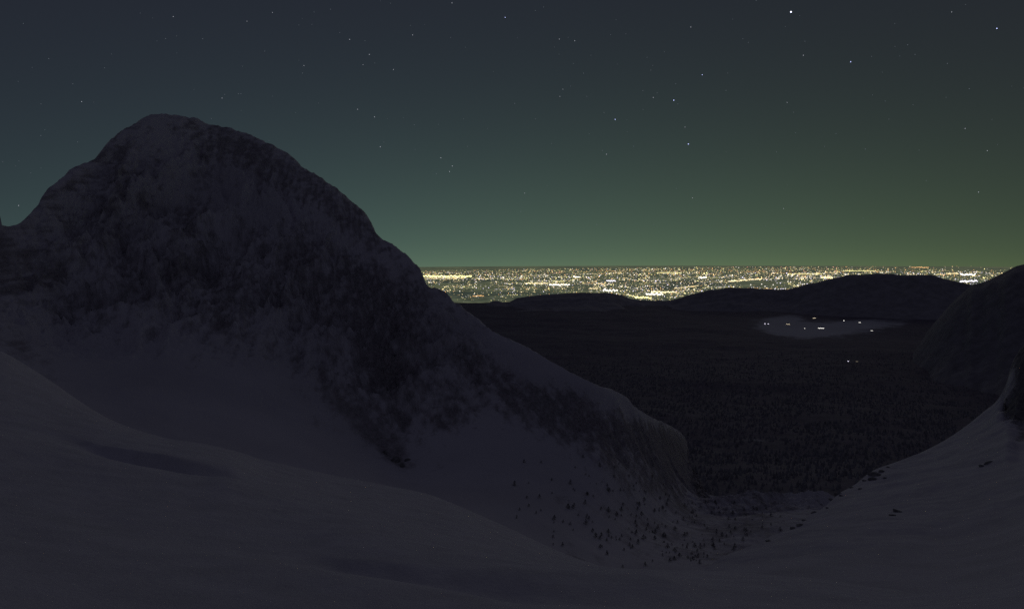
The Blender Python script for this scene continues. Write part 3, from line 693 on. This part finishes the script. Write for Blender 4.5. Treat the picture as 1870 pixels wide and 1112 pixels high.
# keep the 300 that show largest as things of their own, the rest is one mass
vis = [i for i, l in enumerate(lights) if l[7] < horizon_px(l[6]) - .3 and 0 < l[6] < 1870]
score = sorted(vis, key=lambda i: -(lights[i][2] * 2 * lights[i][3] / (lights[i][0] ** 2 + lights[i][1] ** 2)) * {'dim': .3, 'mid': 1, 'bright': 2.2}[lights[i][5]])
own = set(score[:270])
cname = {'white': 'white', 'warm': 'warm white', 'yellow': 'yellow', 'orange': 'orange', 'violet': 'violet white', 'red': 'red'}
lm_mesh = {}
for k in LI:
    me = bpy.data.meshes.new('town_light'); set_mesh(me, OCT_V, OCT_F); me.materials.append(LM[LI[k]]); lm_mesh[k] = me
for i in own:
    x, y, w, h, c, lv, px, py = lights[i]
    o = bpy.data.objects.new('town_light', lm_mesh[(c, lv)]); scene.collection.objects.link(o)
    o.location = (x, y, ground_z(math.hypot(x, y)) + 1); o.scale = (w, w, h)
    zone = 'just right of the mountain flank' if px < 930 else 'above the low left hill' if px < 1130 else 'above the saddle between the two hills' if px < 1280 else 'above the broad middle hill' if px < 1740 else 'beside the right hill'
    br = 'bright' if lv == 'bright' else 'faint' if lv == 'dim' else 'small'
    tag(o, '%s %s lamp on the plain, %s' % (br, cname[c], zone), 'lamp', 'lights of the towns on the plain')
rest = [l for i, l in enumerate(lights) if i not in own]
LA = np.array([(l[0], l[1], l[2], l[3]) for l in rest])
V = np.empty((len(rest), 8, 3)); gz = ground_z(np.hypot(LA[:, 0], LA[:, 1])) + 1
V[..., 0] = LA[:, 0:1] + OCT_V[:, 0] * LA[:, 2:3]; V[..., 1] = LA[:, 1:2] + OCT_V[:, 1] * LA[:, 2:3]; V[..., 2] = gz[:, None] + OCT_V[:, 2] * LA[:, 3:4]
Fc = (np.arange(len(rest))[:, None, None] * 8 + np.array(OCT_F)[None]).reshape(-1, 3)
mi = np.repeat([LI[(l[4], l[5])] for l in rest], 12)
o = mesh_object('distant_town_lights', V.reshape(-1, 3), Fc, LM, mi=mi)
tag(o, 'countless small lamps of the towns all over the plain', 'lights', kind='stuff')
# streets and yards lit so densely that they read as one streak each
def streak(x0, x1, y, hpx, col, lv, lab, sl=0.0):
    V = []; Fc = []; a, r = plain_hit((x0 + x1) / 2, y)
    base = Vector((r * math.sin(a), r * math.cos(a), ground_z(float(r))))
    for x in np.arange(x0, x1, 1.7):
        yy = y + sl * (x - x0) + random.gauss(0, hpx * .22)
        if yy > horizon_px(x): continue
        a, r = plain_hit(x, yy); k = r / F
        w = random.uniform(1.0, 2.4) * k; h = hpx * random.uniform(.5, 1.0) * k; b = len(V)
        c = Vector((r * math.sin(a), r * math.cos(a), ground_z(float(r)))) - base
        V += [(c.x + v[0] * w * .6, c.y + v[1] * w, c.z + v[2] * h) for v in OCT_V]; Fc += [tuple(b + i for i in f) for f in OCT_F]
    if not V: return
    o = mesh_object('lit_street', V, Fc, LM[LI[(col, lv)]], loc=base)
    tag(o, lab, 'street lights', 'long streaks of light on the plain')
streak(772, 862, 506, 3.4, 'yellow', 'bright', 'thick yellow white streak of light touching the mountain flank')
streak(776, 845, 509, 2.0, 'warm', 'mid', 'thinner warm streak directly below the thick yellow one')
streak(1004, 1040, 521, 3.0, 'white', 'bright', 'white streak of light above the left end of the low hill')
streak(960, 1000, 518, 1.8, 'warm', 'bright', 'warm streak running left out of the white one over the low hill')
streak(1102, 1128, 532, 4.2, 'white', 'bright', 'thick white patch of light resting on the crest of the low hill')
streak(1078, 1093, 528, 3.4, 'warm', 'mid', 'short warm patch left of the thick white one on the low hill')
streak(1180, 1212, 539, 4.6, 'white', 'bright', 'broad white patch of light low in the saddle between the hills')
streak(1160, 1190, 545, 3.6, 'yellow', 'bright', 'yellow streak lowest in the saddle, left of the broad white patch')
streak(1190, 1232, 534, 2.4, 'warm', 'bright', 'warm streak above the broad white patch in the saddle')
streak(1145, 1166, 539, 2.6, 'yellow', 'mid', 'yellow streak sliding down the right shoulder of the low hill', .25)
streak(856, 880, 556.3, 2.2, 'white', 'mid', 'pale streak lowest of all, in the notch by the mountain foot')
streak(864, 884, 541, 2.4, 'orange', 'mid', 'orange patch of light above the notch by the mountain foot')
streak(1276, 1290, 508, 3.0, 'white', 'bright', 'white patch of light above the rise of the middle hill')
streak(1232, 1275, 527, 2.0, 'warm', 'mid', 'warm diagonal streak climbing from the saddle over the middle hill', -.10)
streak(1108, 1124, 514, 2.8, 'violet', 'bright', 'violet white patch in the middle of the plain')
streak(1048, 1060, 507, 2.6, 'white', 'bright', 'short white patch high on the plain above the low hill')
streak(1010, 1032, 514.5, 1.8, 'yellow', 'mid', 'yellow streak above the white one over the low hill')
streak(1330, 1392, 514.3, 1.8, 'warm', 'bright', 'warm streak along the top edge of the dark wood', -.07)
streak(1500, 1522, 507.5, 3.0, 'warm', 'bright', 'warm patch of light at the left end of the flat hilltop')
streak(1440, 1500, 501, 1.6, 'yellow', 'mid', 'yellow streak left of the flat topped hill')
streak(1665, 1697, 488.8, 1.1, 'orange', 'mid', 'orange streak on the horizon above the flat topped hill')
streak(1540, 1600, 495.2, 1.4, 'yellow', 'mid', 'yellow streak over the flat top of the middle hill')
streak(1755, 1782, 502.5, 2.8, 'white', 'bright', 'white streak of light above the notch by the right hill')
streak(1754, 1786, 515, 2.4, 'violet', 'bright', 'violet white streak lowest in the notch by the right hill', -.03)
streak(1730, 1752, 500.5, 1.8, 'warm', 'mid', 'warm streak left of the white one by the right hill')
streak(1200, 1245, 499, 1.8, 'yellow', 'mid', 'yellow streak just under the horizon above the saddle')

# ------------------------------------------------------------------ stars
DS = 420000.0
st_mats = {k: emis('starlight_' + k, c, s) for k, c, s in (('blue', (.50, .56, 1.0), 2.2), ('white', (.85, .88, 1.0), .5), ('faint', (.7, .8, .95), .15), ('first', (.75, .78, 1.0), 5.0))}
st_me = {}
for k, m in st_mats.items():
    me = bpy.data.meshes.new('star'); set_mesh(me, (OCT_V - np.array([0, 0, .5])) * np.array([1, 1, 2]), OCT_F); me.materials.append(m); st_me[k] = me
def star(px, py, d_px, kind, lab, grp):
    a, t = ray(px, py); d = np.array([math.sin(a), math.cos(a), float(t)]); d /= np.linalg.norm(d)
    o = bpy.data.objects.new('star', st_me[kind]); scene.collection.objects.link(o)
    o.location = tuple(d * DS + np.array([0, 0, ZC])); o.scale = (d_px * .35 * DS / F,) * 3
    tag(o, lab, 'star', grp)
star(1444.5, 22.5, 4.0, 'first', 'brightest blue white star near the top edge of the sky', 'bright stars')
star(1820.5, 52.5, 2.4, 'blue', 'bright blue white star in the top corner beyond the brightest one', 'bright stars')
star(1553.5, 113.5, 2.2, 'blue', 'blue white star below and between the two brightest stars', 'bright stars')
star(1230.5, 183.5, 2.5, 'blue', 'blue white star upper of the pair low over the middle of the plain', 'bright stars')
star(1257, 263.5, 2.5, 'blue', 'blue white star lowest of the bright ones, over the middle of the plain', 'bright stars')
star(1123.5, 218.5, 2.0, 'blue', 'pale star left of the pair of bright stars over the plain', 'bright stars')
star(1282.5, 137, 1.7, 'blue', 'pale star above the pair of bright stars over the plain', 'bright stars')
star(922.5, 32.5, 1.9, 'blue', 'pale star at the top middle of the sky', 'bright stars')
star(1021.5, 72, 1.9, 'white', 'whitish star right of the pale one at the top middle', 'bright stars')
star(684, 214, 2.2, 'white', 'small white star right of the mountain summit, upper of two', 'bright stars')
star(694.5, 268.5, 2.2, 'white', 'small white star right of the mountain summit, lower of two', 'bright stars')
star(1803, 275.5, 2.0, 'white', 'small white star at mid height close to the picture edge', 'bright stars')
Z7 = [(632,465),(172,199),(186,327),(175,353),(273,353),(261,268),(507,257),(557,190),(530,340),(516,357),(782,331),(1028,411),(1670,325),(1590,233),(1513,660),(1487,549),(1704,702),(992,762),(659,723),(345,564),(330,550),(336,412),(282,490),(10,379),(115,27),(85,40),(380,74),(653,100),(863,156),(843,143),(892,3),(416,125),(360,128),(444,535),(479,401),(1064,203),(1070,152),(1398,87),(1606,45),(1657,18),(1655,470),(1363,370),(46,706),(310,820),(32,773),(514,240),(229,150),(288,203),(224,233),(1313,207),(1472,200),(1445,165),(1005,375),(598,307),(478,332),(788,268),(1290,545)]
Z8 = [(995,47),(1147,45),(1207,35),(633,62),(902,79),(740,143),(645,133),(1139,90),(1277,145),(1333,150),(967,188),(1651,12),(1507,129),(1437,255),(1326,237),(1105,268),(1110,240),(178,215),(298,372),(382,249),(811,359),(871,343),(880,343),(1306,400),(1601,455),(1610,577),(1652,607),(1594,635),(1642,627),(1703,824),(1781,470),(1516,546),(10,591),(68,751),(149,496),(1349,200),(1241,120),(605,142),(266,307)]
for x, y in [(935 + a / 2, b / 2) for a, b in Z7] + [(a / 2, b / 2) for a, b in Z8]:
    zone = ('high ' if y < 75 else 'at mid height ' if y < 190 else 'low ') + ('over the mountain summit' if x < 480 else 'over the mountain flank' if x < 780 else 'over the low hill' if x < 1130 else 'over the saddle' if x < 1290 else 'over the clearing' if x < 1650 else 'over the right hill')
    star(x, y, random.uniform(1.6, 2.2), random.choice(['faint', 'faint', 'white']), 'faint star among many, ' + zone, 'faint stars')
VV = []; FF = []
for i in range(150):
    a, t = ray(random.uniform(-200, 2070), random.uniform(-150, 470)); d = np.array([math.sin(a), math.cos(a), float(t)]); d /= np.linalg.norm(d)
    c = d * DS + np.array([0, 0, ZC]); s = random.uniform(.8, 1.3) * .5 * DS / F; b = len(VV)
    VV += [tuple(c + (v - np.array([0, 0, .5])) * np.array([1, 1, 2]) * s) for v in OCT_V]; FF += [tuple(b + i for i in f) for f in OCT_F]
o = mesh_object('star_dust', VV, FF, st_mats['faint']); tag(o, 'faintest stars sprinkled over the whole sky', 'stars', kind='stuff')

print('lights', len(lights), 'own', len(own), 'tris', sum(len(x.data.polygons) * 2 for x in bpy.data.objects if x.type == 'MESH' and x.data.users == 1), 'check el', ray(1870, 486), ray(935, 489))
